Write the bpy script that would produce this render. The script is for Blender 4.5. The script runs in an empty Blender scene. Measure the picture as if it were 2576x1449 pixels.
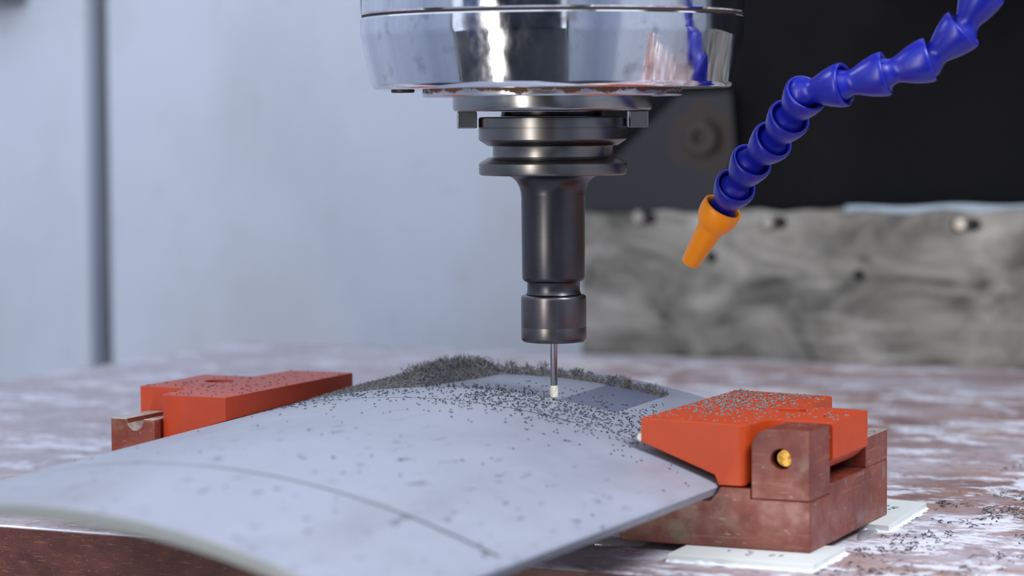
import bpy, bmesh, math, random
from mathutils import Vector, Matrix, noise

# ------------------------------------------------------------------ setup
sc = bpy.context.scene
COL = sc.collection
MM = 0.001
OX, OY = -438.0, 981.6            # machine coordinates (mm) of the spindle axis -> world origin


def W(x, y, z):
    return Vector(((x - OX) * MM, (y - OY) * MM, z * MM))


# ---- camera
cam_d = bpy.data.cameras.new('camera')
cam = bpy.data.objects.new('camera', cam_d)
COL.objects.link(cam)
YAW, PITCH, ROLL = math.radians(25), math.atan((724.5 - 300) / 6300), math.radians(0.4)
s_, c_ = math.sin(YAW), math.cos(YAW)
r0, f0, up = Vector((c_, s_, 0)), Vector((-s_, c_, 0)), Vector((0, 0, 1))
fw = f0 * math.cos(PITCH) - up * math.sin(PITCH)
u0 = f0 * math.sin(PITCH) + up * math.cos(PITCH)
rt = r0 * math.cos(ROLL) - u0 * math.sin(ROLL)
uu = u0 * math.cos(ROLL) + r0 * math.sin(ROLL)
M = Matrix((rt, uu, -fw)).transposed().to_4x4()
M.translation = W(0, 0, 173)
cam.matrix_world = M
cam_d.sensor_width = 36
cam_d.lens = 6300 / 2576 * 36
cam_d.clip_start, cam_d.clip_end = 0.01, 30
cam_d.dof.use_dof = True
cam_d.dof.focus_distance = 1.075
cam_d.dof.aperture_fstop = 8.0
sc.camera = cam

# ---- sky: even daylight falling through the open top of the machine
wd = bpy.data.worlds.new('daylight')
sc.world = wd
wd.use_nodes = True
wd.node_tree.nodes['Background'].inputs[0].default_value = (0.75, 0.83, 1.0, 1)
wd.node_tree.nodes['Background'].inputs[1].default_value = 0.86

# ---- tall shop window light, left behind the camera
ad = bpy.data.lights.new('tall_work_light', 'AREA')
ad.shape = 'RECTANGLE'
ad.size, ad.size_y = 0.11, 1.75
ad.energy = 13
ad.color = (1.0, 0.95, 0.88)
al = bpy.data.objects.new('tall_work_light', ad)
COL.objects.link(al)
al.location = W(-760, -720, 230)
al.rotation_euler = (W(-438, 982, 230) - al.location).to_track_quat('-Z', 'Y').to_euler()

# ---- bright overhead lamp, high on the right
od = bpy.data.lights.new('overhead_light', 'AREA')
od.shape = 'RECTANGLE'
od.size, od.size_y = 0.30, 0.42
od.energy = 7.5
od.color = (0.90, 0.94, 1.0)
ol = bpy.data.objects.new('overhead_light', od)
COL.objects.link(ol)
ol.location = W(330, 690, 880)
ol.rotation_euler = (W(-420, 960, 40) - ol.location).to_track_quat('-Z', 'Y').to_euler()

vs = sc.view_settings
vs.view_transform = 'Standard'
vs.look = 'None'
vs.exposure = 0.56
vs.gamma = 1
vs.use_curve_mapping = False


# ------------------------------------------------------------------ materials
def srgb(r, g, b):
    f = lambda c: (c / 255 / 12.92) if c / 255 <= 0.04045 else ((c / 255 + 0.055) / 1.055) ** 2.4
    return (f(r), f(g), f(b), 1)


class NT:
    def __init__(s, name, rough=0.5, metal=0.0, color=(0.8, 0.8, 0.8, 1), spec=0.5):
        s.m = bpy.data.materials.new(name)
        s.m.use_nodes = True
        s.t = s.m.node_tree
        s.b = s.t.nodes['Principled BSDF']
        s.set('Roughness', rough); s.set('Metallic', metal); s.set('Base Color', color)
        s.set('Specular IOR Level', spec)
        tc = s.n('ShaderNodeTexCoord')
        mp = s.n('ShaderNodeVectorMath'); mp.operation = 'SCALE'; mp.inputs[3].default_value = 1000
        s.t.links.new(tc.outputs['Object'], mp.inputs[0])
        s.co = mp.outputs[0]            # object space in mm

    def n(s, k): return s.t.nodes.new(k)

    def set(s, k, v): s.b.inputs[k].default_value = v

    def link(s, a, b): s.t.links.new(a, b)

    def to(s, k, sock): s.t.links.new(sock, s.b.inputs[k])

    def noise(s, scale, stretch=(1, 1, 1), detail=4, rough=0.55, dist=0.0, off=(0, 0, 0)):
        m = s.n('ShaderNodeMapping')
        m.inputs['Scale'].default_value = stretch
        m.inputs['Location'].default_value = off
        s.link(s.co, m.inputs[0])
        k = s.n('ShaderNodeTexNoise')
        k.inputs['Scale'].default_value = scale
        k.inputs['Detail'].default_value = detail
        k.inputs['Roughness'].default_value = rough
        k.inputs['Distortion'].default_value = dist
        s.link(m.outputs[0], k.inputs['Vector'])
        return k.outputs['Fac']

    def ramp(s, fac, stops):
        k = s.n('ShaderNodeValToRGB')
        e = k.color_ramp.elements
        while len(e) < len(stops): e.new(0.5)
        for el, (p, c) in zip(e, stops):
            el.position = p
            el.color = c if isinstance(c, tuple) else (c, c, c, 1)
        s.link(fac, k.inputs[0])
        return k.outputs[0]

    def mix(s, fac, a, b, mode='MIX'):
        k = s.n('ShaderNodeMix'); k.data_type = 'RGBA'; k.blend_type = mode
        for sock, v in ((k.inputs[0], fac), (k.inputs[6], a), (k.inputs[7], b)):
            if hasattr(v, 'links'): s.link(v, sock)
            else: sock.default_value = v
        return k.outputs[2]

    def math(s, op, a, b=None, c=None):
        k = s.n('ShaderNodeMath'); k.operation = op
        for i, v in enumerate((a, b, c)):
            if v is None: continue
            if hasattr(v, 'links'): s.link(v, k.inputs[i])
            else: k.inputs[i].default_value = v
        return k.outputs[0]

    def xyz(s):
        k = s.n('ShaderNodeSeparateXYZ'); s.link(s.co, k.inputs[0]); return k.outputs

    def bump(s, h, strength=0.3, dist=0.0002):
        k = s.n('ShaderNodeBump')
        k.inputs['Strength'].default_value = strength
        k.inputs['Distance'].default_value = dist
        s.link(h, k.inputs['Height'])
        s.to('Normal', k.outputs[0])


def m_chrome():
    t = NT('polished_steel', 0.07, 1.0)
    dirt = t.ramp(t.noise(0.09, detail=6), [(0.56, (0.80, 0.81, 0.86, 1)), (0.75, (0.46, 0.43, 0.45, 1))])
    speck = t.ramp(t.noise(0.55, detail=2), [(0.76, 0.0), (0.80, 1.0)])
    t.to('Base Color', t.mix(speck, dirt, (0.30, 0.22, 0.17, 1)))
    t.to('Roughness', t.ramp(t.noise(0.14, (1, 1, 0.4), 6), [(0.35, 0.035), (0.75, 0.20)]))
    t.bump(t.noise(0.03, (1, 1, 0.25), 3), 0.25, 0.0006)
    return t.m


def m_dirty_ring():
    t = NT('rust_stained_steel', 0.3, 1.0)
    z = t.xyz()[2]
    n = t.noise(0.08, detail=4)
    n2 = t.noise(0.6, detail=3)
    a = t.math('MULTIPLY_ADD', n, 6.0, -3.25)
    a = t.math('ADD', a, t.math('MULTIPLY_ADD', n2, 1.4, -0.7))
    a = t.math('ADD', a, t.math('MULTIPLY_ADD', z, 0.6, -0.75))   # dirt sits along the upper joint of the ring
    f = t.ramp(t.math('ADD', a, 0.4), [(0.30, 0.0), (0.75, 1.0)])
    t.to('Base Color', t.mix(f, (0.62, 0.60, 0.62, 1), srgb(104, 72, 56)))
    t.to('Metallic', t.math('SUBTRACT', 1.0, f))
    t.to('Roughness', t.math('MULTIPLY_ADD', f, 0.5, 0.25))
    return t.m


def m_metal(name, col, rough, scale=0.2, var=0.25, ring=0.0, metal=1.0):
    t = NT(name, rough, metal, col)
    n = t.noise(scale, (1, 1, 8 if ring else 1), 5)
    dark = tuple(c * (1 - var) for c in col[:3]) + (1,)
    t.to('Base Color', t.mix(n, dark, col))
    if ring:
        t.bump(t.noise(0.05, (0.02, 0.02, 60), 2), ring, 0.0001)
    return t.m


def m_plastic(name, col, rough, var=0.12, bump=0.1, scale=0.3, spec=0.5, layer=False, sss=0.0):
    t = NT(name, rough, 0, col, spec)
    n = t.noise(scale, detail=5)
    dark = tuple(c * (1 - var) for c in col[:3]) + (1,)
    t.to('Base Color', t.mix(n, dark, tuple(min(1, c * (1 + var)) for c in col[:3]) + (1,)))
    if sss:
        t.set('Subsurface Weight', sss); t.set('Subsurface Radius', (0.004, 0.002, 0.001))
    if layer:      # fine layer lines of a printed part
        w = t.n('ShaderNodeTexWave'); w.bands_direction = 'Z'
        w.inputs['Scale'].default_value = 1.0; w.inputs['Distortion'].default_value = 0.2
        t.link(t.co, w.inputs['Vector'])
        t.bump(w.outputs['Fac'], bump, 0.00015)
    else:
        t.bump(n, bump, 0.0003)
    return t.m


def m_brown(name='brown_laminate', dusty=False):
    t = NT(name, 0.42, 0, spec=0.45)
    g = t.noise(0.05, (0.6, 0.6, 1.2), 5)
    c = t.ramp(g, [(0.3, srgb(98, 45, 37)), (0.55, srgb(124, 57, 44)), (0.8, srgb(134, 68, 52))])
    ln = t.ramp(t.noise(0.3, (0.08, 0.08, 1.6), 4, 0.6), [(0.60, 0.0), (0.70, 0.35)])
    c = t.mix(ln, c, srgb(170, 120, 88))
    scr = t.ramp(t.noise(0.4, (0.5, 0.5, 1.6), 6, 0.75, 0.8), [(0.60, 0.0), (0.70, 0.7)])
    c = t.mix(scr, c, srgb(190, 168, 146))
    blot = t.ramp(t.noise(0.07, (1, 1, 1), 4, 0.5, off=(31, 7, 3)), [(0.60, 0.0), (0.70, 0.6)])
    c = t.mix(blot, c, srgb(124, 112, 84))
    if dusty:       # pale dust lying on the upward faces
        ge = t.n('ShaderNodeNewGeometry'); sx = t.n('ShaderNodeSeparateXYZ')
        t.link(ge.outputs['True Normal'], sx.inputs[0])
        f = t.math('MULTIPLY', t.math('GREATER_THAN', sx.outputs[2], 0.35), t.ramp(t.noise(0.3), [(0.3, 0.5), (0.6, 0.95)]))
        c = t.mix(f, c, srgb(172, 166, 156))
    t.to('Base Color', c)
    t.to('Roughness', t.ramp(t.noise(0.12), [(0.35, 0.25), (0.7, 0.55)]))
    t.bump(g, 0.2, 0.0003)
    return t.m


def m_dark_brown():
    t = NT('dark_brown_board', 0.5, 0, spec=0.35)
    c = t.ramp(t.noise(0.08, (1, 1, 1.5), 5), [(0.3, srgb(70, 38, 38)), (0.75, srgb(104, 60, 56))])
    ln = t.ramp(t.noise(0.7, (0.16, 1, 1.5), 5, 0.7), [(0.57, 0.0), (0.66, 0.75)])
    c = t.mix(ln, c, srgb(140, 98, 66))
    sp = t.ramp(t.noise(1.1, detail=2), [(0.68, 0.0), (0.74, 0.6)])
    c = t.mix(sp, c, srgb(150, 130, 128))
    t.to('Base Color', c)
    t.bump(t.noise(0.9, detail=3), 0.3, 0.0003)
    return t.m


def m_table():
    t = NT('worn_board_with_white_residue', 0.55, 0, spec=0.4)
    base = t.ramp(t.noise(0.03, (0.5, 1.0, 1), 6, 0.6), [(0.3, srgb(118, 88, 82)), (0.55, srgb(156, 120, 108)), (0.8, srgb(178, 148, 136))])
    # residue lies thicker on the left half of the board
    fl = t.math('MULTIPLY_ADD', t.xyz()[0], -0.00035, t.noise(0.010, (0.6, 1.0, 1), 6, 0.65, off=(3, 9, 0)))
    film = t.ramp(fl, [(0.40, 0.05), (0.62, 0.85)])
    c = t.mix(film, base, srgb(192, 186, 195))
    st = t.ramp(t.noise(0.04, (0.5, 0.8, 1), 9, 0.78, 0.3, off=(11, 4, 0)), [(0.515, 0.0), (0.56, 0.95)])
    c = t.mix(st, c, srgb(232, 232, 242))
    cr = t.ramp(t.noise(0.016, (0.5, 1.0, 1), 5, 0.6, off=(50, 4, 0)), [(0.60, 0.0), (0.66, 0.85)])
    c = t.mix(cr, c, srgb(226, 216, 198))
    sp = t.ramp(t.noise(0.20, (0.5, 0.8, 1), 7, 0.8, off=(5, 5, 0)), [(0.54, 0.0), (0.60, 0.65)])
    c = t.mix(sp, c, srgb(104, 72, 66))
    t.to('Base Color', c)
    t.to('Roughness', t.ramp(t.noise(0.05, (0.3, 1, 1)), [(0.3, 0.38), (0.7, 0.7)]))
    t.bump(t.noise(0.3, (0.4, 1, 1), 5), 0.5, 0.0006)
    return t.m


def m_paint(name, col, stain, rough=0.45, scale=0.006, spec=0.5, amount=0.6):
    t = NT(name, rough, 0, spec=spec)
    n = t.noise(scale, (1, 1, 0.6), 5, 0.6)
    f = t.ramp(n, [(0.45, 0.0), (0.72, amount)])
    c = t.mix(f, col, stain)
    sp = t.ramp(t.noise(scale * 5, (1, 1, 0.7), 3, 0.5, off=(4, 3, 8)), [(0.62, 0.0), (0.74, amount * 0.8)])
    c = t.mix(sp, c, stain)
    t.to('Base Color', c)
    t.to('Roughness', t.ramp(n, [(0.3, rough * 0.8), (0.7, min(1, rough * 1.3))]))
    return t.m


def m_scraped():
    t = NT('scraped_grey_metal', 0.45, 0.35)
    a = t.noise(0.02, (0.6, 1, 1.1), 6, 0.62, 0.8)
    c = t.ramp(a, [(0.34, srgb(66, 64, 60)), (0.47, srgb(118, 116, 109)), (0.62, srgb(156, 153, 145)), (0.78, srgb(204, 200, 190))])
    b = t.ramp(t.noise(0.04, (0.2, 1, 1.6), 4, 0.6, 1.2, off=(3, 0, 1)), [(0.58, 0.0), (0.72, 0.7)])
    c = t.mix(b, c, srgb(182, 180, 172))
    d = t.ramp(t.noise(0.03, (0.7, 1, 1), 3, 0.5, off=(9, 2, 40)), [(0.66, 0.0), (0.76, 0.85)])
    c = t.mix(d, c, srgb(48, 45, 40))
    t.to('Base Color', c)
    t.to('Roughness', t.ramp(a, [(0.3, 0.6), (0.7, 0.35)]))
    return t.m


def m_slate_plate():
    t = NT('dark_slate_with_rust', 0.5, 0)
    # local origin is the bolt centre; rust bled from the bolt into the paint
    d = t.n('ShaderNodeVectorMath'); d.operation = 'LENGTH'
    t.link(t.co, d.inputs[0])
    a = t.math('MULTIPLY_ADD', t.noise(0.06, detail=4), 34.0, t.math('MULTIPLY', d.outputs['Value'], 1.0))
    f = t.ramp(t.math('MULTIPLY', a, 0.01), [(0.30, 0.9), (0.46, 0.0)])
    t.to('Base Color', t.mix(f, srgb(29, 32, 40), srgb(60, 42, 26)))
    return t.m


def m_plate():
    # local origin lies at machine (-477.5, 900, 0)
    t = NT('sheet_of_pale_composite', 0.38, 0, spec=0.45)
    x, y, z = t.xyz()
    c = t.ramp(t.noise(0.012, (1, 0.5, 1), 4), [(0.35, srgb(145, 148, 161)), (0.7, srgb(160, 163, 176))])
    sm = t.ramp(t.noise(0.03, (0.6, 0.3, 1), 4, 0.55, off=(2, 14, 0)), [(0.55, 0.0), (0.72, 0.5)])
    c = t.mix(sm, c, srgb(128, 130, 134))
    spot = t.ramp(t.noise(0.16, (1.3, 0.45, 1), 2, 0.5, off=(7, 3, 0)), [(0.63, 0.0), (0.71, 0.8)])
    near = t.ramp(t.math('MULTIPLY_ADD', y, -0.004, 0.4), [(0.30, 0.0), (0.75, 1.0)])
    c = t.mix(t.math('MULTIPLY', spot, near), c, srgb(112, 112, 126))
    # scribed lines across the arch
    def line(y0, half, col, c, x0=-400, x1=400):
        f = t.math('LESS_THAN', t.math('ABSOLUTE', t.math('SUBTRACT', y, y0)), half)
        g = t.math('MULTIPLY', t.math('GREATER_THAN', x, x0), t.math('LESS_THAN', x, x1))
        return t.mix(t.math('MULTIPLY', f, g), c, col)
    c = line(39.0, 0.8, srgb(72, 75, 78), c, -400, 68)
    c = line(-166.0, 1.3, srgb(92, 98, 98), c, -400, 130)
    # greenish cut edge: everything more than 0.7 mm under the face on the near end
    lowf = t.math('LESS_THAN', y, -258.7)
    c = t.mix(lowf, c, srgb(122, 127, 127))
    t.to('Base Color', c)
    t.to('Roughness', t.ramp(t.noise(0.05), [(0.3, 0.3), (0.7, 0.5)]))
    t.bump(t.noise(0.02, (1, 0.4, 1), 3), 0.25, 0.0015)
    return t.m


def m_milled(name, col, col2, period):
    t = NT(name, 0.4, 0)
    w = t.n('ShaderNodeTexWave'); w.bands_direction = 'Y'
    w.inputs['Scale'].default_value = 0.314 / period
    w.inputs['Distortion'].default_value = 0.15
    t.link(t.co, w.inputs['Vector'])
    t.to('Base Color', t.mix(w.outputs['Fac'], col, col2))
    t.bump(w.outputs['Fac'], 0.4, 0.0003)
    return t.m


def m_brass():
    t = NT('brass', 0.35, 1.0)
    c = t.ramp(t.noise(0.45, detail=4), [(0.35, srgb(120, 84, 36)), (0.6, srgb(184, 146, 76))])
    t.to('Base Color', c)
    t.bump(t.noise(0.6, detail=3), 0.4, 0.0005)
    return t.m


def m_glue():
    t = NT('clear_glue', 0.12, 0, (0.8, 0.8, 0.84, 1))
    t.set('Transmission Weight', 0.75); t.set('IOR', 1.45)
    t.bump(t.noise(0.2, detail=3), 0.3, 0.001)
    return t.m


MT = dict(
    chrome=m_chrome(), ring=m_dirty_ring(),
    seam=m_metal('brown_seam', srgb(50, 38, 30), 0.7, metal=0.0),
    nose=m_metal('ground_steel', (0.36, 0.355, 0.35, 1), 0.24, 0.1, 0.25, ring=0.25),
    gun=m_metal('gunmetal', (0.21, 0.20, 0.195, 1), 0.30, 0.1, 0.25, ring=0.25),
    gun2=m_metal('blackened_steel', (0.085, 0.083, 0.088, 1), 0.34, 0.1, 0.2, ring=0.15),
    nut=m_metal('brownish_gunmetal', (0.15, 0.138, 0.14, 1), 0.32, 0.1, 0.2, ring=0.15),
    carbide=m_metal('bright_carbide', (0.42, 0.42, 0.45, 1), 0.22, 0.3, 0.2),
    cream=m_plastic('cream_coating', srgb(224, 218, 200), 0.4, 0.1, 0.2, 0.9),
    blue=m_plastic('blue_plastic', srgb(20, 28, 150), 0.34, 0.10, 0.15, 0.25),
    orange=m_plastic('orange_plastic', srgb(255, 150, 0), 0.42, 0.04, 0.08, 0.25),
    jaw=m_plastic('orange_red_printed_plastic', srgb(192, 64, 12), 0.48, 0.12, 0.18, 0.12, layer=True),
    jaw2=m_plastic('dull_red_printed_plastic', srgb(178, 58, 20), 0.45, 0.12, 0.18, 0.12, layer=True),
    brown=m_brown(), dusty=m_brown('dusty_brown_laminate', True), dbrown=m_dark_brown(), table=m_table(), brass=m_brass(),
    white=m_plastic('white_plastic', srgb(226, 230, 226), 0.45, 0.04, 0.1, 0.1),
    residue=m_plastic('white_residue', srgb(236, 238, 242), 0.6, 0.05, 0.5, 0.5),
    wall=m_paint('pale_blue_white_paint', srgb(218, 226, 241), srgb(196, 200, 202), 0.45, 0.006),
    gap=m_paint('dark_grey_gap_paint', srgb(118, 124, 130), srgb(104, 108, 110), 0.6, 0.01),
    black=m_paint('black_paint', srgb(11, 11, 16), srgb(17, 17, 22), 0.6, 0.01, 0.15),
    bolt=m_metal('dark_bolt_steel', srgb(74, 70, 68), 0.5, 0.2, 0.3, metal=0.6),
    bright=m_metal('worn_bolt_steel', srgb(190, 184, 176), 0.35, 0.2, 0.3),
    dark_fill=m_plastic('flat_dark_fill', srgb(26, 25, 24), 0.7),  # flat dark fill, stands in for the shade inside the cover slots
    lip=m_plastic('pale_blue_edge_paint', srgb(168, 184, 196), 0.4, 0.2, 0.3, 0.1),
    scraped=m_scraped(), slate_plate=m_slate_plate(), plate=m_plate(),
    milled=m_milled('fine_milled_face', srgb(150, 153, 168), srgb(132, 136, 152), 1.6),
    pocket=m_milled('fresh_milled_pocket', srgb(126, 131, 150), srgb(78, 84, 106), 2.2),
    chip=m_plastic('grey_chips', srgb(116, 114, 114), 0.6, 0.3, 0.2, 0.6),
    chip2=m_plastic('dark_chips', srgb(50, 52, 60), 0.6, 0.3, 0.2, 0.6),
    glue=m_glue(),
    shop=m_paint('dark_blue_shop_paint', srgb(30, 36, 52), srgb(56, 54, 54), 0.6, 0.004),
    shopblue=m_paint('blue_cabinet_paint', srgb(44, 74, 128), srgb(70, 76, 92), 0.5, 0.004),
    floor=m_paint('grey_floor_paint', srgb(44, 46, 52), srgb(36, 35, 35), 0.6, 0.004),
    lampbody=m_plastic('grey_lamp_housing', srgb(120, 122, 126), 0.5),
    head=m_paint('light_grey_machine_paint', srgb(176, 182, 192), srgb(150, 150, 150), 0.5, 0.01),
)


# ------------------------------------------------------------------ builders
def link_mesh(name, verts, faces, mat, parent=None, origin=None, smooth=None, bevel=0, seg=2):
    """verts in machine mm; the mesh is stored relative to its own or its parent's origin"""
    top = parent
    o0 = Vector(origin) if origin else (Vector(parent['o']) if parent else Vector((0, 0, 0)))
    me = bpy.data.meshes.new(name)
    me.from_pydata([((Vector(v) - o0) * MM) for v in verts], [], faces)
    bm = bmesh.new(); bm.from_mesh(me)
    bmesh.ops.recalc_face_normals(bm, faces=bm.faces)
    bm.to_mesh(me); bm.free()
    me.materials.append(MT[mat] if isinstance(mat, str) else mat)
    o = bpy.data.objects.new(name, me)
    COL.objects.link(o)
    if parent:
        o.parent = parent
        o.location = (o0 - Vector(parent['o'])) * MM
    else:
        o.location = W(*o0)
    o['o'] = tuple(o0)
    if smooth:
        me.shade_smooth()
        me.set_sharp_from_angle(angle=math.radians(smooth))
    if bevel:
        b = o.modifiers.new('bevel', 'BEVEL')
        b.width = bevel * MM; b.segments = seg; b.limit_method = 'ANGLE'; b.angle_limit = math.radians(35)
        b.harden_normals = True
        me.shade_smooth(); me.set_sharp_from_angle(angle=math.radians(35))
    return o


def thing(name, loc, label, cat, group=None):
    o = bpy.data.objects.new(name, None)
    COL.objects.link(o)
    o.empty_display_size = 0.02
    o.location = W(*loc)
    o['o'] = tuple(loc)
    o['label'] = label; o['category'] = cat
    if group: o['group'] = group
    return o


def tag(o, label, cat, group=None):
    o['label'] = label; o['category'] = cat
    if group: o['group'] = group
    return o


def struct(o):
    o['kind'] = 'structure'; return o


def stuff(o, label, cat):
    o['kind'] = 'stuff'; o['label'] = label; o['category'] = cat
    return o


def g_box(x0, x1, y0, y1, z0, z1):
    v = [(x, y, z) for z in (z0, z1) for y in (y0, y1) for x in (x0, x1)]
    f = [(0, 1, 3, 2), (4, 6, 7, 5), (0, 4, 5, 1), (2, 3, 7, 6), (0, 2, 6, 4), (1, 5, 7, 3)]
    return v, f


def g_lathe(prof, n=96, cx=OX, cy=OY, closed=False):
    v, f = [], []
    for r, z in prof:
        for i in range(n):
            a = 2 * math.pi * i / n
            v.append((cx + r * math.cos(a), cy + r * math.sin(a), z))
    m = len(prof)
    for j in range(m - 1 + (1 if closed else 0)):
        k = (j + 1) % m
        for i in range(n):
            i2 = (i + 1) % n
            f.append((j * n + i, j * n + i2, k * n + i2, k * n + i))
    if not closed:
        f.append(tuple(range(n)))
        f.append(tuple((m - 1) * n + i for i in range(n)))
    return v, f


def g_prism(poly, y0, y1, axis='y'):
    """extrude a polygon: axis y -> poly is (x,z); axis z -> poly is (x,y)"""
    n = len(poly)
    mk = (lambda p, t: (p[0], t, p[1])) if axis == 'y' else (lambda p, t: (p[0], p[1], t))
    v = [mk(p, y0) for p in poly] + [mk(p, y1) for p in poly]
    f = [tuple(range(n)), tuple(range(n, 2 * n))]
    f += [(i, (i + 1) % n, n + (i + 1) % n, n + i) for i in range(n)]
    return v, f


def join(*gs):
    v, f = [], []
    for gv, gf in gs:
        k = len(v)
        v += list(gv)
        f += [tuple(i + k for i in q) for q in gf]
    return v, f


def cut(o, g):
    """subtract geometry g (machine mm) from o and keep the result as o's mesh"""
    c = link_mesh('cutter', g[0], g[1], o.data.materials[0])
    bpy.context.view_layer.update()
    keep = [(m.name, m.type) for m in o.modifiers]
    bevs = [(m.width, m.segments) for m in o.modifiers if m.type == 'BEVEL']
    o.modifiers.clear()
    b = o.modifiers.new('cut', 'BOOLEAN'); b.operation = 'DIFFERENCE'; b.object = c; b.solver = 'EXACT'
    dg = bpy.context.evaluated_depsgraph_get(); dg.update()
    me = bpy.data.meshes.new_from_object(o.evaluated_get(dg))
    o.modifiers.clear()
    old = o.data; me.name = old.name
    o.data = me
    cm = c.data
    bpy.data.objects.remove(c); bpy.data.meshes.remove(cm)
    for w, s in bevs:
        b = o.modifiers.new('bevel', 'BEVEL'); b.width = w; b.segments = s
        b.limit_method = 'ANGLE'; b.angle_limit = math.radians(35); b.harden_normals = True
    me.shade_smooth(); me.set_sharp_from_angle(angle=math.radians(35))


def arc(cx, cy, r, a0, a1, n=8):
    return [(cx + r * math.cos(math.radians(a0 + (a1 - a0) * i / n)), cy + r * math.sin(math.radians(a0 + (a1 - a0) * i / n))) for i in range(n + 1)]


# ------------------------------------------------------------------ the machine room
def sbox(name, b, mat, bevel=0, parent=None):
    g = g_box(*b)
    o = link_mesh(name, g[0], g[1], mat, parent, None if parent else ((b[0] + b[1]) / 2, (b[2] + b[3]) / 2, b[4]), bevel=bevel)
    return o if parent else struct(o)


sbox('floor', (-2400, 1600, -2600, 2300, -720, -700), 'floor')
# back wall of pale sheets with an open joint
wb = sbox('wall_back', (-2000, 900, 1925, 1945, -700, 1150), 'gap')
wb['label'] = 'dark grey backing wall behind the pale sheets'
link_mesh('panel', *g_box(-2000, -1310.5, 1900, 1925, -700, 1150), 'wall', wb, bevel=5, seg=3)
link_mesh('panel', *g_box(-1289, -742, 1900, 1925, -700, 1150), 'wall', wb, bevel=5, seg=3)
sbox('wall_left', (-2020, -2000, -120, 1945, -700, 1150), 'wall')
sbox('wall_right', (900, 920, -120, 1945, -700, 1150), 'wall')
wf = sbox('wall_front', (-2000, -1200, -120, -100, -700, 1150), 'wall')
link_mesh('panel', *g_box(265, 560, -120, -100, -700, 1150), 'wall', wf)
link_mesh('panel', *g_box(575, 900, -120, -100, -700, 1150), 'wall', wf)
link_mesh('jamb', *g_box(-1215, -1200, -140, -88, -700, 1150), 'gap', wf)
link_mesh('jamb', *g_box(265, 280, -140, -88, -700, 1150), 'gap', wf)
# shop behind the operator
sbox('wall_shop', (-2400, 1600, -2620, -2600, -700, 1500), 'shop')
wr = struct(link_mesh('window_1', *join(g_box(300, 312, -96, -88, 330, 620), g_box(528, 540, -96, -88, 330, 620), g_box(300, 540, -96, -88, 330, 342),
                                         g_box(300, 540, -96, -88, 608, 620), g_box(376, 382, -96, -88, 330, 620), g_box(452, 458, -96, -88, 330, 620), g_box(300, 540, -96, -88, 470, 476)), 'wall', None, (420, -92, 330)))
link_mesh('pane', *g_box(312, 528, -99.5, -97, 342, 608), 'shop', wr)

cabn = thing('shop_cabinet', (-1300, -1300, -700), 'blue steel cabinet in the shop, seen only as a reflection in the spindle', 'cabinet')
link_mesh('cabinet_body', *g_box(-1600, -1080, -1600, -1300, -700, 620), 'shopblue', cabn, bevel=6)
for x0, x1 in ((-1590, -1345), (-1335, -1090)):
    dr = link_mesh('door', *g_box(x0, x1, -1300, -1284, -680, 600), 'shopblue', cabn, bevel=4)
    link_mesh('handle', *g_box(x1 - 40 if x0 < -1400 else x0 + 20, x1 - 20 if x0 < -1400 else x0 + 40, -1284, -1260, -60, 80), 'bright', dr, bevel=3)

# black column with the scraped cover and a lighter raised plate
colm = thing('machine_column', (-300, 1800, -300), 'black painted machine column behind the grey scraped cover', 'machine column')
link_mesh('column_body', *g_box(-738, 500, 1715, 1895, -300, 1000), 'black', colm, bevel=3)
gv = [(-738, 103), (-738, 132), (-716, 139), (-660, 190), (-619, 192), (-616, 150), (-634, 103)]
link_mesh('slate_plate', *g_prism(gv, 1703, 1715), 'slate_plate', colm, (-640.3, 1703, 159), bevel=1.5)  # lighter slate area of the column, built as a raised plate
bl = link_mesh('bolt', *g_lathe([(13, 0), (13, 7), (11.5, 8.5), (6, 8.5), (6, 3), (0.1, 3)], 32, 0, 0), 'bolt', smooth=35)
bl.parent = colm
bl.matrix_local = Matrix.Translation((Vector((-640.3, 1703, 159)) - Vector(colm['o'])) * MM) @ Matrix.Rotation(math.radians(90), 4, 'X')

cov = thing('column_cover', (-300, 1694, -40), 'stained scraped grey metal cover at the foot of the black column', 'cover')
zc = lambda x: 103.5 + (x + 732) * (111 - 103.5) / 327
cpoly = [(-733, -40), (500, -40), (500, zc(500))]
cpoly += [(-405 - (i * 4), zc(-405 - i * 4) + 1.5 * math.sin(i * .55) * math.sin(i * 0.17)) for i in range(0, 82)]
cpoly += [(-733, 103.5)]
cb = link_mesh('cover_sheet', *g_prism(cpoly, 1692, 1702), 'scraped', cov, bevel=1.0)
lp = [(x, z) for x, z in [(-530 + i * 8, 0) for i in range(60)]]
lv = [(x, zc(x) - 1.8 + 1.4 * math.sin(i * 0.9)) for i, (x, z) in enumerate(lp)] + [(x, zc(x) + 2.2 + 0.8 * math.sin(i * 0.7 + 1)) for i, (x, z) in reversed(list(enumerate(lp)))]
link_mesh('top_lip', *g_prism(lv, 1690.8, 1693), 'lip', cov)
for i, (bx, bz, w) in enumerate(((-685.8, 100.5, 10), (-586.4, 98.5, 34), (-447, 98.5, 36))):
    link_mesh('slot_shade', *g_prism(arc(bx + 6 - w * 0.25, bz, 4.2, 90, 270) + arc(bx + 9, bz, 4.2, -90, 90), 1691.2, 1693.5), 'dark_fill', cov)  # dark pad set proud of the sheet; slot shade is put into its colour
    b = link_mesh('cover_bolt', *g_lathe([(5, 0), (5, 3), (4, 4.2), (0.1, 4.2)], 24, 0, 0), 'bright', smooth=35)
    b.parent = cov
    b.matrix_local = Matrix.Translation((Vector((bx, 1691.2, bz + 0.5)) - Vector(cov['o'])) * MM) @ Matrix.Rotation(math.radians(90), 4, 'X')
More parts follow.
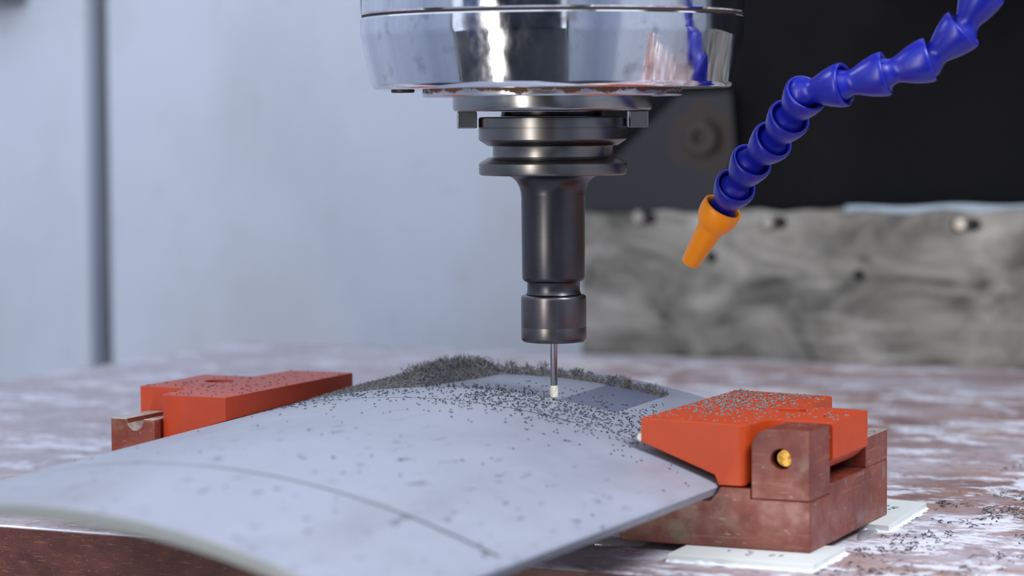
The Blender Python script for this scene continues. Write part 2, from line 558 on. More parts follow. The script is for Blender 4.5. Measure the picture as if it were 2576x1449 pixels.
for bx, bz in ((-520, 62.3), (-630.3, 73.1)):
    link_mesh('dark_disc', *g_prism(arc(bx, bz, 4.0, 0, 337, 15), 1691, 1693), 'dark_fill', cov)  # dark disc set proud of the sheet, nothing is drilled

hb = link_mesh('wall_bracket', *join(g_box(-1440, -1371, 1860, 1900, 281, 340), g_box(-1440, -1425, 1840, 1862, 285, 340)), 'gap', None, (-1400, 1900, 281), bevel=3)
tag(hb, 'dark grey bracket on the pale wall at the upper left corner', 'bracket')

# lamp housing round the tall work light (stands in the shop, shows only in the polished steel)
tl = thing('tall_lamp', (-760, -740, -700), 'tall upright work lamp mirrored as the bright streak in the polished spindle', 'lamp')
dq = (W(-438, 982, 420) - W(-760, -720, 420)).normalized()
def lampbox(name, x0, x1, y0, y1, z0, z1, mat):
    g = g_box(x0, x1, y0, y1, z0, z1)
    a = math.atan2(dq.y, dq.x) - math.pi / 2
    vv = [(-760 + p[0] * math.cos(a) - p[1] * math.sin(a), -740 + p[0] * math.sin(a) + p[1] * math.cos(a), p[2]) for p in g[0]]
    link_mesh(name, vv, g[1], mat, tl)
oh = thing('overhead_lamp', (345, 681, 900), 'grey overhead lamp above the machine table on the right, above the picture', 'lamp')
for nm, (a0, a1, b0, b1, c0, c1) in (('housing', (-170, 170, -230, 230, 14, 60)), ('rim', (-180, -162, -240, 240, -8, 60)), ('rim', (162, 180, -240, 240, -8, 60)), ('rim', (-162, 162, -240, -222, -8, 60)), ('rim', (-162, 162, 222, 240, -8, 60))):
    g = g_box(a0, a1, b0, b1, c0, c1)
    Rm = ol.rotation_euler.to_matrix()
    link_mesh(nm, [tuple(Vector((330, 690, 880)) + Rm @ Vector(p)) for p in g[0]], g[1], 'lampbody', oh)
lampbox('lamp_back', -75, 75, -60, -30, -660, 1120, 'lampbody')
lampbox('lamp_cap', -60, 60, -62, -20, 1120, 1150, 'lampbody')
lampbox('lamp_foot', -160, 160, -160, 80, -700, -688, 'lampbody')

# ------------------------------------------------------------------ machine table
tb = thing('machine_table', (-420, 1100, -60), 'worn brown table board smeared with white residue under the clamps', 'table')
bd = link_mesh('table_board', *g_box(-1017.5, 250, 873, 1690, -38, 0), 'table', tb, bevel=0.8)
bd.data.materials.append(MT['dbrown'])          # sawn edges show the dark core
for p in bd.data.polygons:
    if abs(p.normal.z) < 0.5: p.material_index = 1
fv2, ff2 = [], []
for i in range(161):                            # dried white residue crusted along the near edge
    x = -760 + 290 * i / 160
    w = 3 + 5 * abs(noise.noise(Vector((x * 0.05, 1, 3)))) + 3 * abs(noise.noise(Vector((x * 0.3, 7, 3))))
    h = 0.25 + 0.5 * abs(noise.noise(Vector((x * 0.22, 5, 1))))
    fv2 += [(x, 873.4 + 0.5 * noise.noise(Vector((x * 0.4, 2, 2))), 0.02), (x, 874, h), (x, 873.6 + w * 0.6, h * 0.8), (x, 874 + w, 0.02)]
for i in range(160):
    for j in range(4):
        ff2.append((i * 4 + j, i * 4 + (j + 1) % 4, i * 4 + 4 + (j + 1) % 4, i * 4 + 4 + j))
ff2 += [(0, 1, 2, 3), (640, 641, 642, 643)]
link_mesh('dried_residue', fv2, ff2, 'residue', bd, smooth=50)
link_mesh('table_bed', *g_box(-1000, 240, 900, 1680, -60, -38.2), 'bolt', tb)
link_mesh('table_pedestal', *g_box(-800, 0, 940, 1500, -700, -60.2), 'bolt', tb)

# ------------------------------------------------------------------ spindle
sp = thing('spindle', (OX, OY, 176), 'large polished round steel spindle nose above the tool holder', 'spindle')
link_mesh('upper_housing', *g_lathe([(60, 300), (81.6, 300), (82, 299), (82, 217.9), (81.5, 217.2), (60, 217.2)], 160), 'chrome', sp, smooth=30)
link_mesh('seam_ring', *g_lathe([(60, 217.2), (81.2, 217.2), (81.2, 216.0), (60, 216.0)], 160), 'seam', sp, smooth=30)
link_mesh('lower_housing', *g_lathe([(50, 216.0), (81.6, 216.0), (82, 215.4), (82, 210.2), (81.9, 208.8), (81.65, 207.5), (81.3, 206), (81.2, 205.5), (79.2, 196.5), (77.4, 188.3), (77.28, 187.8), (76.8, 186.7), (76.0, 186.0), (74, 185.8), (50, 185.8)], 160), 'chrome', sp, smooth=30)
rg = link_mesh('nose_ring', *g_lathe([(30, 185.8), (55.4, 185.8), (55.5, 185.5), (55.5, 183.2), (55.0, 182.6), (30, 182.6)], 128), 'ring', sp, (OX, OY, 182.6), smooth=30)
link_mesh('shaft_nose', *g_lathe([(23, 183.0), (42.7, 183.0), (42.7, 177.9), (42.3, 177.0), (41.4, 176.5), (23, 176.4)], 128), 'nose', sp, smooth=40)
for s in (-1, 1):       # drive keys, at rest on either side
    g = g_box(32.4, 40.8, -8, 8, 169.2, 176.4)
    a = YAW if s > 0 else YAW + math.pi
    link_mesh('drive_key', [(OX + p[0] * math.cos(a) - p[1] * math.sin(a), OY + p[0] * math.sin(a) + p[1] * math.cos(a), p[2]) for p in g[0]], g[1], 'nose', sp, bevel=0.6)
for a, q in ((205, 1.2), (265, 0.05), (325, 0.05), (25, 0.05), (85, 0.05), (145, 0.05)):
    x, y = OX + 64 * math.cos(math.radians(a)), OY + 64 * math.sin(math.radians(a))
    zb = 185.8 - q
    link_mesh('cap_screw', *g_lathe([(5, 187), (5, zb + .3), (4.6, zb), (2.8, zb), (2.8, zb + .9), (0.1, zb + .9)], 24, x, y), 'bolt', sp, smooth=35)
hd = thing('spindle_carrier', (OX, OY + 300, 300), 'grey machine head carrying the polished spindle, above the picture', 'machine head')
link_mesh('head_casting', *g_box(OX - 90, OX + 90, OY - 95, 1714, 300.2, 560), 'head', hd, bevel=12, seg=3)
link_mesh('hose_manifold', *g_box(OX + 90.2, OX + 215, OY - 30, OY + 30, 318, 352), 'bolt', hd, bevel=3)

# ------------------------------------------------------------------ tool holder, collet nut, bit
th = thing('tool_holder', (OX, OY, 77), 'dark steel collet tool holder hanging under the polished spindle', 'tool holder')
link_mesh('taper_neck', *g_lathe([(21, 176.2), (21.9, 176.2), (22.0, 175.0), (22.4, 174.2), (15, 174.1)], 96), 'gun2', th, smooth=40)
link_mesh('flange', *g_lathe([(12, 174.0), (30.9, 174.0), (31.5, 173.6), (31.7, 172.9), (31.7, 169.6), (31.55, 169.5), (31.55, 169.2), (31.7, 169.1), (31.7, 164.4), (31.3, 163.9),
                             (27.9, 161.7), (27.3, 161.6), (25.9, 161.55), (25.7, 161.2), (25.7, 157.0), (25.9, 156.8), (27.3, 156.7), (27.9, 156.6),
                             (31.3, 154.5), (31.7, 154.0), (31.7, 150.2), (31.4, 149.5), (30.8, 149.1), (12, 149.0)], 128), 'gun', th, smooth=30)
fil = [(20.4 + 0.6, 149.0)] + [(13.75 + 7.0 * (1 - math.cos(a)), 140.0 + 9 * math.sin(a)) for a in [math.radians(80 - 80 * i / 12) for i in range(13)]]
link_mesh('shank', *g_lathe([(12, 149.05)] + fil + [(13.65, 139.7), (13.6, 120), (13.45, 105.2), (13.2, 104.2), (12.5, 103.5), (11.6, 103.2), (11.35, 102.8), (11.3, 100), (11.5, 98.8), (11.9, 97.9), (10, 97.2)], 96), 'gun2', th, smooth=32)
link_mesh('collet_nut', *g_lathe([(5, 97.6), (12.8, 97.6), (13.6, 97.3), (14.0, 96.6), (14.05, 95.6), (14.05, 84.0), (14.0, 83.8), (14.05, 83.6), (14.05, 79.2), (13.8, 78.2), (13.0, 77.5), (10, 77.2), (8, 77.3), (1.8, 77.3)], 96), 'nut', th, smooth=40)
bit = thing('milling_bit', (OX, OY, 53.0), 'thin steel milling bit with a cream tip cutting the plate', 'milling bit')
link_mesh('bit_shank', *g_lathe([(1.5, 84), (1.5, 58.6), (1.38, 58.2)], 40), 'carbide', bit, smooth=40)
# fluted cutter: twisted lobed section
fv, ff = [], []
NZ, NA = 28, 32
for j in range(NZ + 1):
    z = 53.1 + (58.3 - 53.1) * j / NZ
    rr = 1.66 + 0.12 * (z - 53.1) / 5.2 - (0.25 if j == 0 else 0.08 if j == 1 else 0)
    for i in range(NA):
        a = 2 * math.pi * i / NA
        lob = 1 - 0.10 * max(0, math.cos(2 * (a - z * 0.55))) ** 2
        fv.append((OX + rr * lob * math.cos(a), OY + rr * lob * math.sin(a), z))
for j in range(NZ):
    for i in range(NA):
        ff.append((j * NA + i, j * NA + (i + 1) % NA, (j + 1) * NA + (i + 1) % NA, (j + 1) * NA + i))
ff += [tuple(range(NA)), tuple(NZ * NA + i for i in range(NA))]
link_mesh('cutting_tip', fv, ff, 'cream', bit, smooth=50)

# ------------------------------------------------------------------ workpiece
PO = (-477.5, 900, 0)


def surf(x, y):
    t = (y - 900) / 100
    return 55.4 + .68 * t - .5 * (3.09 - .13 * t) * 1e-3 * (x + 477.5 + 5.2 * t) ** 2


def snorm(x, y):
    e = 0.5
    return Vector((-(surf(x + e, y) - surf(x - e, y)) / (2 * e), -(surf(x, y + e) - surf(x, y - e)) / (2 * e), 1)).normalized()


U0, U1, V0, V1, TH = -600.0, -343.4, 641.0, 1066.0, 4.6
MU0, MU1, MV0, MV1, MD = -545.0, -409.0, 979.0, 1046.0, 0.7     # milled field


def edge(us):
    return us


us = sorted(set([U0 + (U1 - U0) * i / 96 for i in range(97)] + [MU0, MU0 + 0.3, MU1, MU1 - 0.3, U0 + 0.8, U1 - 0.8]))
vsn = sorted(set([V0 + (V1 - V0) * i / 60 for i in range(61)] + [MV0, MV0 + 0.3, MV1, MV1 - 0.3, V0 + 0.6, V1 - 0.8]))


def inside(x, y):
    return MU0 + 0.2 < x < MU1 - 0.2 and MV0 + 0.2 < y < MV1 - 0.2


pv, pf = [], []
nu, nv = len(us), len(vsn)
for y in vsn:
    for x in us:
        dz = MD if inside(x, y) else 0.0
        if x in (U0, U1) or y in (V0, V1): dz = 0.8
        pv.append((x, y, surf(x, y) - dz))
for y in vsn:
    for x in us:
        n = snorm(x, y)
        pv.append((x - n.x * TH, y, surf(x, y) - n.z * TH))
k = nu * nv
for j in range(nv - 1):
    for i in range(nu - 1):
        a = j * nu + i
        pf.append((a, a + 1, a + nu + 1, a + nu))
        pf.append((k + a, k + a + nu, k + a + nu + 1, k + a + 1))
for i in range(nu - 1):
    for b in (0, (nv - 1) * nu):
        pf.append((b + i, b + i + 1, k + b + i + 1, k + b + i))
for j in range(nv - 1):
    for b in (0, nu - 1):
        pf.append((b + j * nu, b + (j + 1) * nu, k + b + (j + 1) * nu, k + b + j * nu))
wp = thing('arched_plate', PO, 'pale grey arched plate clamped between the two orange red jaws', 'workpiece')
link_mesh('plate_body', pv, pf, 'plate', wp, smooth=40)


def skin(name, x0, x1, y0, y1, mat, lift, skew=0.0):
    v, f = [], []
    nx, ny = 40, 16
    for j in range(ny + 1):
        y = y0 + (y1 - y0) * j / ny
        for i in range(nx + 1):
            xa, xb = x0 + skew * j / ny, x1 + skew * 0.9 * j / ny
            x = xa + (xb - xa) * i / nx
            v.append((x, y, surf(x, y) - MD + lift))
    for j in range(ny):
        for i in range(nx):
            a = j * (nx + 1) + i
            f.append((a, a + 1, a + nx + 2, a + nx + 1))
    o = link_mesh(name, v, f, mat, wp, smooth=40)
    so = o.modifiers.new('depth', 'SOLIDIFY'); so.thickness = 0.3 * MM; so.offset = -1
    return o


skin('milled_face', MU0 + 0.6, -436.5, MV0 + 0.5, MV1 - 0.6, 'milled', 0.06)
skin('milled_pocket', -436.0, MU1 - 0.8, MV0 + 0.6, MV1 - 1.2, 'pocket', 0.10, -2.5)

# ------------------------------------------------------------------ clamps
def g_jaw(xin, xout, sgn, v0, v1, s0, s1, zin, zout, lug, zb0=43.4):
    """jaw as cross sections over x. xin: edge on the plate; xout: free end of the stem. wide head |..lug|, stem after."""
    L = abs(xout - xin)
    hw = 45.0 if lug is None else lug      # head length
    ts = [0, 7, 14, 22, 31.5, 33.2] + ([37] if hw > 40 else []) + [hw - 4, hw - 2.6, hw - 1.3, hw, hw + 1.4, hw + 3, hw + 5] + [L - 12, L - 9, L - 6.3, L - 4, L - 2.2, L]
    if hw < 40: ts = [t for t in ts if not (31 < t < hw - 1.5)]
    ts = sorted(ts)
    v, f = [], []
    R = 5.0
    for t in ts:
        zt = zin + (zout - zin) * t / L
        if t <= hw:
            if t <= 31.5: zb = zb0 - (zb0 - 31.6) * t / 31.5
            else: zb = max(27.6, 31.6 - (t - 31.5) * 2.4)
            a, b = v0, v1
            c = hw - t          # outer vertical corner of the head is rounded
            if c < 4.0:
                k = 4.0 - math.sqrt(max(0, 16 - (4.0 - c) ** 2)); a, b = v0 + k, v1 - k
            if c < 3.0: zb += (3.0 - math.sqrt(max(0, 9 - (3 - c) ** 2))) * 0.6
        else:
            c = t - hw
            k = 0.0
            if c < R: k = R - math.sqrt(max(0, R * R - (R - c) ** 2))
            a, b = s0 - (s0 - v0 - 4) * (k / R) * 0.9, s1 + (v1 - s1 - 4) * (k / R) * 0.35
            e = max(L - t, 1.2)
            zb = 30.0 + (12 - math.sqrt(max(0, 144 - (12 - e) ** 2)) if e < 12 else 0)
        x = xin + sgn * t
        za, zb_ = (max(zb, surf(x, a) + 0.3), max(zb, surf(x, b) + 0.3)) if sgn < 0 and t <= 31.5 else (zb, zb)
        v += [(x, a, za), (x, b, zb_), (x, b, zt), (x, a, zt)]
    n = len(ts)
    for i in range(n - 1):
        for j in range(4):
            f.append((i * 4 + j, i * 4 + (j + 1) % 4, (i + 1) * 4 + (j + 1) % 4, (i + 1) * 4 + j))
    f += [(0, 1, 2, 3), tuple((n - 1) * 4 + j for j in range(4))]
    return v, f


def cyl(cx, cy, z0, z1, r, n=36):
    return g_lathe([(r, z0), (r, z1)], n, cx, cy)


def cyl_y(cx, cz, y0, y1, r, n=36):
    return g_prism(arc(cx, cz, r, 0, 360 - 360 / n, n - 1), y0, y1)


# right clamp
rc = thing('toggle_clamp', (-330, 980, 3), 'orange red clamp with a brass pin, strewn with chips, on white shims', 'clamp', 'clamps holding the arched plate')
base = link_mesh('clamp_base', *g_prism([(-385, 3), (-304.6, 3), (-304.6, 27), (-342, 27), (-346, 21.5), (-385, 21.5)], 927, 1032), 'brown', rc, bevel=0.4)
cut(base, g_box(-329.1, -300, 920, 952.6, 23.0, 30))
# a seam where the post block is glued on
pp = [(-328.9, 23.15), (-328.9, 41)] + arc(-321.4, 43.3, 7.6, 170, 95, 7) + [(-319.5, 51), (-304.6, 51), (-304.6, 23.2)]
pst = link_mesh('post', *g_prism(pp, 926.9, 952.4), 'brown', base, bevel=0.5)
cut(pst, cyl_y(-316.6, 39.3, 920, 960, 4.1))
fp = link_mesh('post', *g_box(-329, -304.6, 1001, 1031.9, 27, 40), 'dusty', base, bevel=0.4)
cut(fp, cyl_y(-316.6, 40, 990, 1040, 4.1))
rj = link_mesh('jaw', *g_jaw(-376.0, -303.6, 1, 928, 1040, 953, 1000, 53.0, 51.3, 45.5), 'jaw', rc, bevel=1.0, seg=3)
cut(rj, cyl(-331.0, 985, 40, 60, 6.6))
link_mesh('pivot_pin', *g_prism(arc(-316.3, 39.3, 3.65, 0, 350, 35), 931.2, 1000), 'brass', rc, bevel=0.5)
link_mesh('contact_pad', *g_prism([(-378.2, 45.0), (-377.4, 43.6), (-376.2, 43.2), (-375.6, 44.6), (-375.8, 46.6), (-377.0, 46.8)], 928.2, 931.2), 'cream', rc, bevel=0.4)

# left clamp
lc = thing('toggle_clamp', (-600, 980, 3), 'dull red clamp with an open half round groove in its post, left of the plate', 'clamp', 'clamps holding the arched plate')
lb = link_mesh('clamp_base', *g_prism([(-629.5, 0), (-560, 0), (-560, 21), (-603, 21), (-606.5, 27), (-629.5, 27)], 927, 1032), 'brown', lc, bevel=0.3)
lpst = link_mesh('post', *g_box(-629.4, -606.6, 927.1, 957.5, 27, 42), 'dusty', lb, bevel=0.3)
cut(lpst, cyl_y(-616.6, 41.4, 920, 965, 4.3))
lf = link_mesh('post', *g_box(-629.4, -606.6, 1016, 1031.9, 27, 50), 'dusty', lb, bevel=0.3)
lj = link_mesh('jaw', *g_jaw(-572.0, -634.0, -1, 930.5, 1046, 958, 1013, 52.8, 52.8, 34.0, 41.2), 'jaw2', lc, bevel=1.2, seg=3)
cut(lj, cyl(-612.4, 990.5, 42, 60, 6.4))
link_mesh('pivot_pin', *g_prism(arc(-616.6, 41.4, 3.7, 0, 350, 35), 959, 1013), 'brass', lc, bevel=0.5)

# ------------------------------------------------------------------ shims and glue
s1 = link_mesh('shim_plate', *g_prism([(-356, 904.8), (-295.7, 904.4), (-297.0, 949), (-356.6, 935)], 0.0, 2.9, 'z'), 'white', None, (-326, 920, 0), bevel=0.3)
tag(s1, 'longer white plastic shim under the front corner of the right clamp', 'shim', 'white shims under the clamp')
s2 = link_mesh('shim_plate', *g_prism([(-318, 1008), (-295.7, 1004.5), (-298.5, 1072), (-317, 1075)], 0.0, 2.9, 'z'), 'white', None, (-306, 1040, 0), bevel=0.3)
tag(s2, 'shorter white plastic shim under the far corner of the right clamp', 'shim', 'white shims under the clamp')


def skirt(parent, pts, seed):
    rnd = random.Random(seed)
    v, f = [], []
    n = 0
    for (x0, y0), (x1, y1) in zip(pts, pts[1:]):
        L = math.hypot(x1 - x0, y1 - y0)
        nx, ny = (y1 - y0) / L, -(x1 - x0) / L
        m = int(L / 0.8)
        for i in range(m + 1):
            q = i / m
            x, y = x0 + (x1 - x0) * q, y0 + (y1 - y0) * q
            w = 0.6 + 2.6 * abs(noise.noise(Vector((x * .16, y * .16, seed)))) + rnd.uniform(0, .7)
            h = 0.5 + 1.3 * abs(noise.noise(Vector((x * .2, y * .2, seed + 9))))
            v += [(x - nx * .2, y - ny * .2, 0.01), (x - nx * .1, y - ny * .1, h), (x + nx * w * .5, y + ny * w * .5, h * .55), (x + nx * w, y + ny * w, 0.01)]
            if n:
                a = (n - 1) * 4
                for j in range(4):
                    f.append((a + j, a + (j + 1) % 4, a + 4 + (j + 1) % 4, a + 4 + j))
            n += 1
    f += [(0, 1, 2, 3), tuple((n - 1) * 4 + j for j in range(4))]
    link_mesh('white_residue', v, f, 'residue', parent, smooth=60)


skirt(s1, [(-356, 904.8), (-295.7, 904.4), (-297.0, 949)], 2)
skirt(s2, [(-318, 1008), (-295.7, 1004.5), (-298.5, 1072)], 6)


def g_blob(cx, cy, rx, ry, h, rot, seed, n=40, m=10):
    v, f = [], []
    rnd = random.Random(seed)
    ph = [rnd.uniform(0, 6.28) for _ in range(4)]
    for j in range(m):
        q = j / (m - 1)
        for i in range(n):
            a = 2 * math.pi * i / n
            w = 1 + 0.14 * math.sin(2 * a + ph[0]) + 0.09 * math.sin(3 * a + ph[1]) + 0.05 * math.sin(5 * a + ph[2])
            rr = math.cos(q * math.pi / 2) * w
            x, y = rx * rr * math.cos(a), ry * rr * math.sin(a)
            v.append((cx + x * math.cos(rot) - y * math.sin(rot), cy + x * math.sin(rot) + y * math.cos(rot), 0.02 + h * math.sin(q * math.pi / 2) ** 0.8))
    for j in range(m - 1):
        for i in range(n):
            f.append((j * n + i, j * n + (i + 1) % n, (j + 1) * n + (i + 1) % n, (j + 1) * n + i))
    f.append(tuple(range(n)))
    return v, f


b1 = link_mesh('glue_blob', *g_blob(-394, 936, 15, 9, 3.6, 0.2, 3), 'glue', None, (-390, 930, 0), smooth=60)
tag(b1, 'glossy dark lump of glue on the table in the shade of the plate', 'glue')
b2 = link_mesh('glue_blob', *g_blob(-302, 994, 3.4, 13, 1.6, 0.05, 5), 'glue', None, (-302, 994, 0), smooth=60)
tag(b2, 'clear flat glue film at the foot of the right clamp between the white shims', 'glue')


# ------------------------------------------------------------------ coolant hose
hose = thing('coolant_hose', (-378, 1031, 134), 'bent blue segmented coolant hose with an orange nozzle, before the black column', 'hose')
SEG = [(8.9, -0.3), (9.1, -1.0), (9.1, -2.2), (8.7, -4.5), (7.7, -8), (6.5, -11), (5.6, -13), (5.2, -14.5), (5.25, -15.8), (5.8, -17.2), (6.5, -18.8), (6.8, -20.4), (6.4, -22), (5.0, -23.2),
       (3.0, -23.2), (3.0, -10), (5.2, -7.6), (6.9, -4.5), (7.5, -2), (7.7, -0.4), (8.2, 0.0), (8.6, 0.0)]
NOZ = [(8.3, 0.0), (8.8, -0.4), (9.05, -2), (9.1, -4.4), (8.7, -7), (7.8, -9.4), (6.6, -11), (6.15, -11.8), (5.9, -13), (4.15, -31), (3.9, -31.8), (3.0, -31.8), (2.6, -30), (3.6, -12), (6.2, -7), (7.2, -3), (7.5, -0.4), (7.9, 0.0)]
rims = [(-378.7, 1031.5, 134.4), (-369.3, 1022.2, 144.0), (-358.8, 1013.6, 155.0), (-346.4, 1005.6, 163.9), (-336.3, 996.6, 173.3), (-326.1, 987.7, 183.2),
        (-308.8, 985.0, 186.3), (-291.9, 986.6, 190.6), (-274.9, 990.5, 196.0), (-261.4, 991.0, 208.3), (-253.0, 991.4, 223.5), (-246.5, 990, 241), (-243, 986, 259.5), (-242, 981, 278), (-243, 978, 296.5), (-244, 976, 315)]


def hose_piece(name, prof, mat, mesh=None):
    o = link_mesh(name, *g_lathe(prof, 48, 0, 0, True), mat, smooth=50) if mesh is None else bpy.data.objects.new(name, mesh)
    if mesh is not None: COL.objects.link(o)
    o.parent = hose
    return o


def place(o, top, axis):
    q = Vector(axis).normalized().to_track_quat('Z', 'Y')
    o.matrix_local = Matrix.Translation((Vector(top) - Vector(hose['o'])) * MM) @ q.to_matrix().to_4x4()


nz = hose_piece('nozzle', NOZ, 'orange')
place(nz, rims[0], Vector(rims[0]) - Vector((-397.0, 1037.6, 108.5)))
nz['label'] = 'orange nozzle'
mesh = None
for i in range(1, len(rims)):
    o = hose_piece('hose_segment', SEG, 'blue', mesh)
    mesh = o.data
    d = Vector(rims[i]) - Vector(rims[i - 1])
    place(o, Vector(rims[i]), d)


# ------------------------------------------------------------------ chips
class Chips:
    def __init__(s, seed):
        s.r = random.Random(seed); s.v = []; s.f = []

    def add(s, p, n, size, thick, curl, lift=0.35, stand=0.0, wid=1.6):
        r = s.r
        n = Vector(n)
        t = n.orthogonal().normalized()
        t.rotate(Matrix.Rotation(r.uniform(0, 6.283), 3, n))
        b = n.cross(t)
        if stand:
            t = (t * (1 - stand) + n * stand * r.uniform(0.4, 1.2)).normalized()
            b = n.cross(t)
            b = b.normalized() if b.length > 1e-4 else n.orthogonal().normalized()
        nn = t.cross(b).normalized()
        m = 4
        base = len(s.v)
        ang = 0.0
        q = Vector(p) + n * (lift * thick)
        stp = size / m
        for i in range(m + 1):
            w = thick * (0.45 if i in (0, m) else 1.0)
            d = t * math.cos(ang) + b * math.sin(ang)
            sd = -t * math.sin(ang) + b * math.cos(ang)
            s.v += [tuple(q + sd * w * wid * 0.5), tuple(q - sd * w * wid * 0.5), tuple(q + nn * w)]
            q = q + d * stp + nn * (stp * 0.25 * math.sin(i * 1.3 + curl))
            ang += curl
        for i in range(m):
            a = base + i * 3
            for j in range(3):
                j2 = (j + 1) % 3
                s.f.append((a + j, a + j2, a + 3 + j2, a + 3 + j))
        s.f.append((base, base + 2, base + 1))
        s.f.append((base + m * 3, base + m * 3 + 1, base + m * 3 + 2))

    def build(s, name, mat, origin):
        return link_mesh(name, s.v, s.f, mat, None, origin)


R = random.Random(7)
# on the plate
ch = Chips(1)
n_ = 0
while n_ < 1350:
    x = R.uniform(-560, -345); y = R.gauss(962, 26)
    if y > 1062 or y < 880: continue
    if x > -377 and y > 926: continue
    dens = 0.28
    if -470 < x < -380: dens = 1.0
    if inside(x, y): dens *= 0.5 if x < -436 else 0.28
    if x < -505 and y > 975: continue
    if y < 925: dens *= 0.45
    if R.random() > dens: continue
    z = surf(x, y) - (MD - 0.12 if inside(x, y) else 0)
    ch.add((x, y, z), snorm(x, y), R.uniform(0.7, 1.8), R.uniform(0.24, 0.38), R.uniform(-0.9, 0.9))
    n_ += 1
for i in range(150):
    x = R.uniform(-560, -350); y = R.uniform(690, 925)
    if R.random() > ((y - 640) / 285) ** 1.3: continue
    ch.add((x, y, surf(x, y)), snorm(x, y), R.uniform(0.7, 1.6), R.uniform(0.22, 0.4), R.uniform(-0.8, 0.8))
for i in range(70):      # bristles along the front edge of the milled field
    x = R.uniform(-500, -445)
    ch.add((x, 979.2, surf(x, 979)), Vector((R.uniform(-.5, .5), R.uniform(-.5, .1), 1)).normalized(), R.uniform(1.0, 3.2), 0.22, R.uniform(-.25, .25), stand=R.uniform(0.3, 0.8))
stuff(ch.build('plate_chips', 'chip2', (-450, 960, 50)), 'small dark chips strewn over the pale arched plate', 'chips')


# heap behind the milled field
def heap_h(x, y):
    h = 0.0
    # broad heap on the left
    e = 1.0
    if x < -492:
        a = max(0.0, min(1.0, (x + 566) / 50.0))             # grows from the jaw towards the middle
        b = max(0.0, min(1.0, (-492 - x) / 8.0))
        front = 980 if x < -508 else 980 + (x + 508) * 2.6
        c = max(0.0, min(1.0, (y - front) / 30.0)) * max(0.0, min(1.0, (1052 - y) / 10.0))
        h = (1.2 + 5.2 * a ** 1.4) * b * c ** 0.8
    ridge = math.exp(-((y - 1046) / 3.2) ** 2)
    amp = 0.0
    if -500 < x < -412:
        amp = (3.0 + 1.3 * math.sin(x * 0.33) + 0.8 * math.sin(x * 0.81 + 1)) * (0.75 if x > -470 else 1.0) * min(1, (-412 - x) / 6 + 0.35)
    return max(h, amp * ridge)


hp = Chips(5)
gn, gm = 70, 32
hv, hf = [], []
for j in range(gm + 1):
    y = 974 + 82 * j / gm
    for i in range(gn + 1):
        x = -568 + 160 * i / gn
        hh = heap_h(x, y)
        hv.append((x, y, surf(x, y) - 0.9 + (hh * 0.62 + 0.3 * math.sin(x * 2.1 + y) if hh > 0.25 else -0.6)))
for j in range(gm):
    for i in range(gn):
        a = j * (gn + 1) + i
        hf.append((a, a + 1, a + gn + 2, a + gn + 1))
hp.v += hv; hp.f += hf
cnt = 0
while cnt < 7500:
    x = R.uniform(-567, -411); y = R.uniform(976, 1056)
    hh = heap_h(x, y)
    if hh < 0.3: continue
    z = surf(x, y) - 0.8 + R.uniform(0.25, 1.0) * hh
    big = x > -540
    n = Vector((R.uniform(-1, 1), R.uniform(-1, 1), R.uniform(0.2, 1.4))).normalized()
    tall = hh > 2.6 and x > -528 and R.random() < 0.4
    hp.add((x, y, z), n, (R.uniform(0.8, 1.4) if x < -526 else R.uniform(1.0, 2.2)) if not tall else R.uniform(2.0, 4.2), R.uniform(0.2, 0.34), R.uniform(-1, 1) if not tall else R.uniform(-.4, .4), stand=0.35 if tall else 0.15)
    cnt += 1
for i in range(420):        # wild strands round the peak
    x = R.gauss(-514, 9); y = R.gauss(1036, 7)
    if not -540 < x < -490: continue
    z = surf(x, y) + heap_h(x, y) * 0.8
    hp.add((x, y, z), Vector((R.uniform(-.8, .8), R.uniform(-.6, .4), 1)).normalized(), R.uniform(2.0, 5.0), 0.24, R.uniform(-.5, .5), stand=R.uniform(0.35, 0.9))
for i in range(1000):       # tufts on the ridge
    x = R.uniform(-530, -411)
    k = 0.5 + 0.5 * math.sin(x * 0.5) * math.sin(x * 0.23 + 2)
    if R.random() > 0.25 + 0.75 * k: continue
    y = R.gauss(1045, 2.2)
    z = surf(x, y) + heap_h(x, y) * 0.75
    hp.add((x, y, z), Vector((R.uniform(-.7, .7), R.uniform(-.4, .4), 1)).normalized(), R.uniform(1.4, 3.2) * (0.6 + 0.6 * k), 0.24, R.uniform(-.6, .6), stand=R.uniform(0.4, 0.9))
stuff(hp.build('chip_heap', 'chip', (-500, 1020, 55)), 'bristly grey heap of chips piled behind the milled field', 'chips')

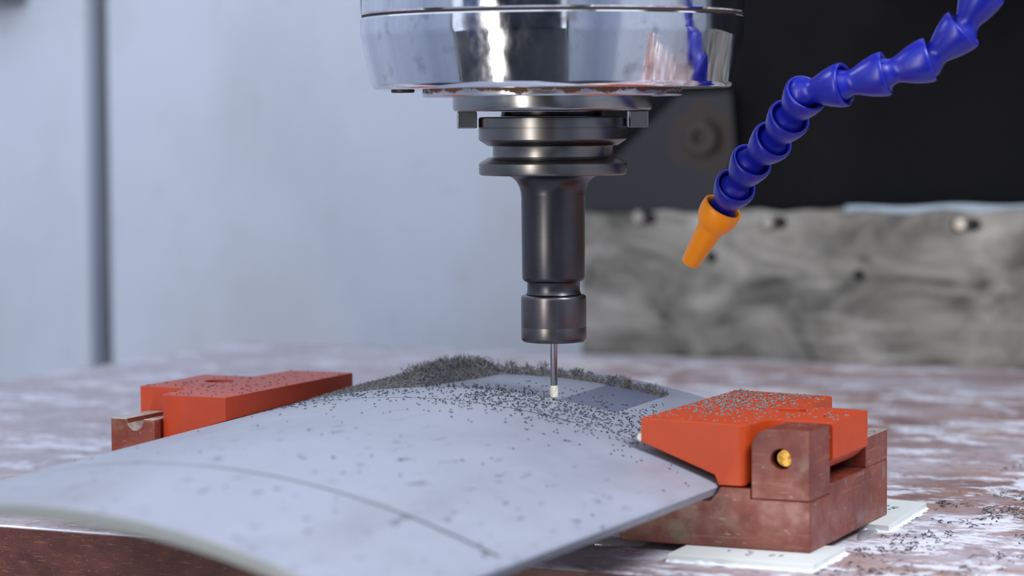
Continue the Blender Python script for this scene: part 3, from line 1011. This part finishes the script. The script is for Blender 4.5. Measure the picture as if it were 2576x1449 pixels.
# on the right jaw
cj = Chips(9)
cnt = 0
zj = lambda x: 53.0 - (x + 376) * 1.7 / 72.4
while cnt < 800:
    x = R.uniform(-374.5, -305); y = R.uniform(930, 1038)
    if x > -330 and not (955 < y < 998): continue
    if (x + 331) ** 2 + (y - 985) ** 2 < 50: continue
    dens = 0.12 + 0.88 * max(0, min(1, (y - 945) / 45)) * max(0, min(1, (-330 - x) / 22))
    if R.random() > dens: continue
    cj.add((x, y, zj(x) + 0.02), (0, 0, 1), R.uniform(0.8, 1.9), R.uniform(0.25, 0.4), R.uniform(-1, 1), stand=R.choice((0, 0, 0.3)))
    cnt += 1
stuff(cj.build('jaw_chips', 'chip', (-345, 985, 52.5)), 'grey chips strewn on top of the right orange jaw', 'chips')

# on the left jaw
cl = Chips(11)
cnt = 0
while cnt < 110:
    x = R.uniform(-632, -573); y = R.uniform(932, 1044)
    if x < -606 and not (960 < y < 1011): continue
    if (x + 612.4) ** 2 + (y - 990.5) ** 2 < 50: continue
    cl.add((x, y, 52.82), (0, 0, 1), R.uniform(0.8, 1.6), R.uniform(0.22, 0.34), R.uniform(-1, 1))
    cnt += 1
stuff(cl.build('jaw_chips', 'chip2', (-600, 985, 52.8)), 'few dark chips on top of the left red jaw', 'chips')

# on the table, right of the clamp
ct = Chips(13)
cnt = 0
while cnt < 2200:
    x = R.uniform(-298, -120); y = R.uniform(880, 1260)
    nz_ = noise.noise(Vector((x * 0.03, y * 0.03, 2.0)))
    d = 0.25 + 1.4 * nz_
    if y < 960: d *= 0.3
    if y > 1130: d *= 0.5
    if R.random() > d: continue
    if x < -294 and 1000 < y < 1080: continue
    ct.add((x, y, 0.05), (0, 0, 1), R.uniform(1.2, 4.0), R.uniform(0.22, 0.4), R.uniform(-.9, .9), stand=R.choice((0, 0, 0.2)))
    cnt += 1
for (x, y, z, n) in [(-312, 1050, 2.95, 9), (-305, 1030, 2.95, 5), (-330, 915, 2.95, 4), (-315, 918, 2.95, 3), (-312, 1015, 40.2, 6)]:
    for i in range(n):
        xx = min(-306, x + R.uniform(-6, 8))
        ct.add((xx, y + R.uniform(-9, 9), z), (0, 0, 1), R.uniform(1.5, 3.5), 0.25, R.uniform(-1, 1))
stuff(ct.build('table_chips', 'chip2', (-220, 1000, 0)), 'dark curled chips scattered over the table beside the right clamp', 'chips')

for o in bpy.data.objects:      # drop the builder's own bookkeeping
    if 'o' in o: del o['o']
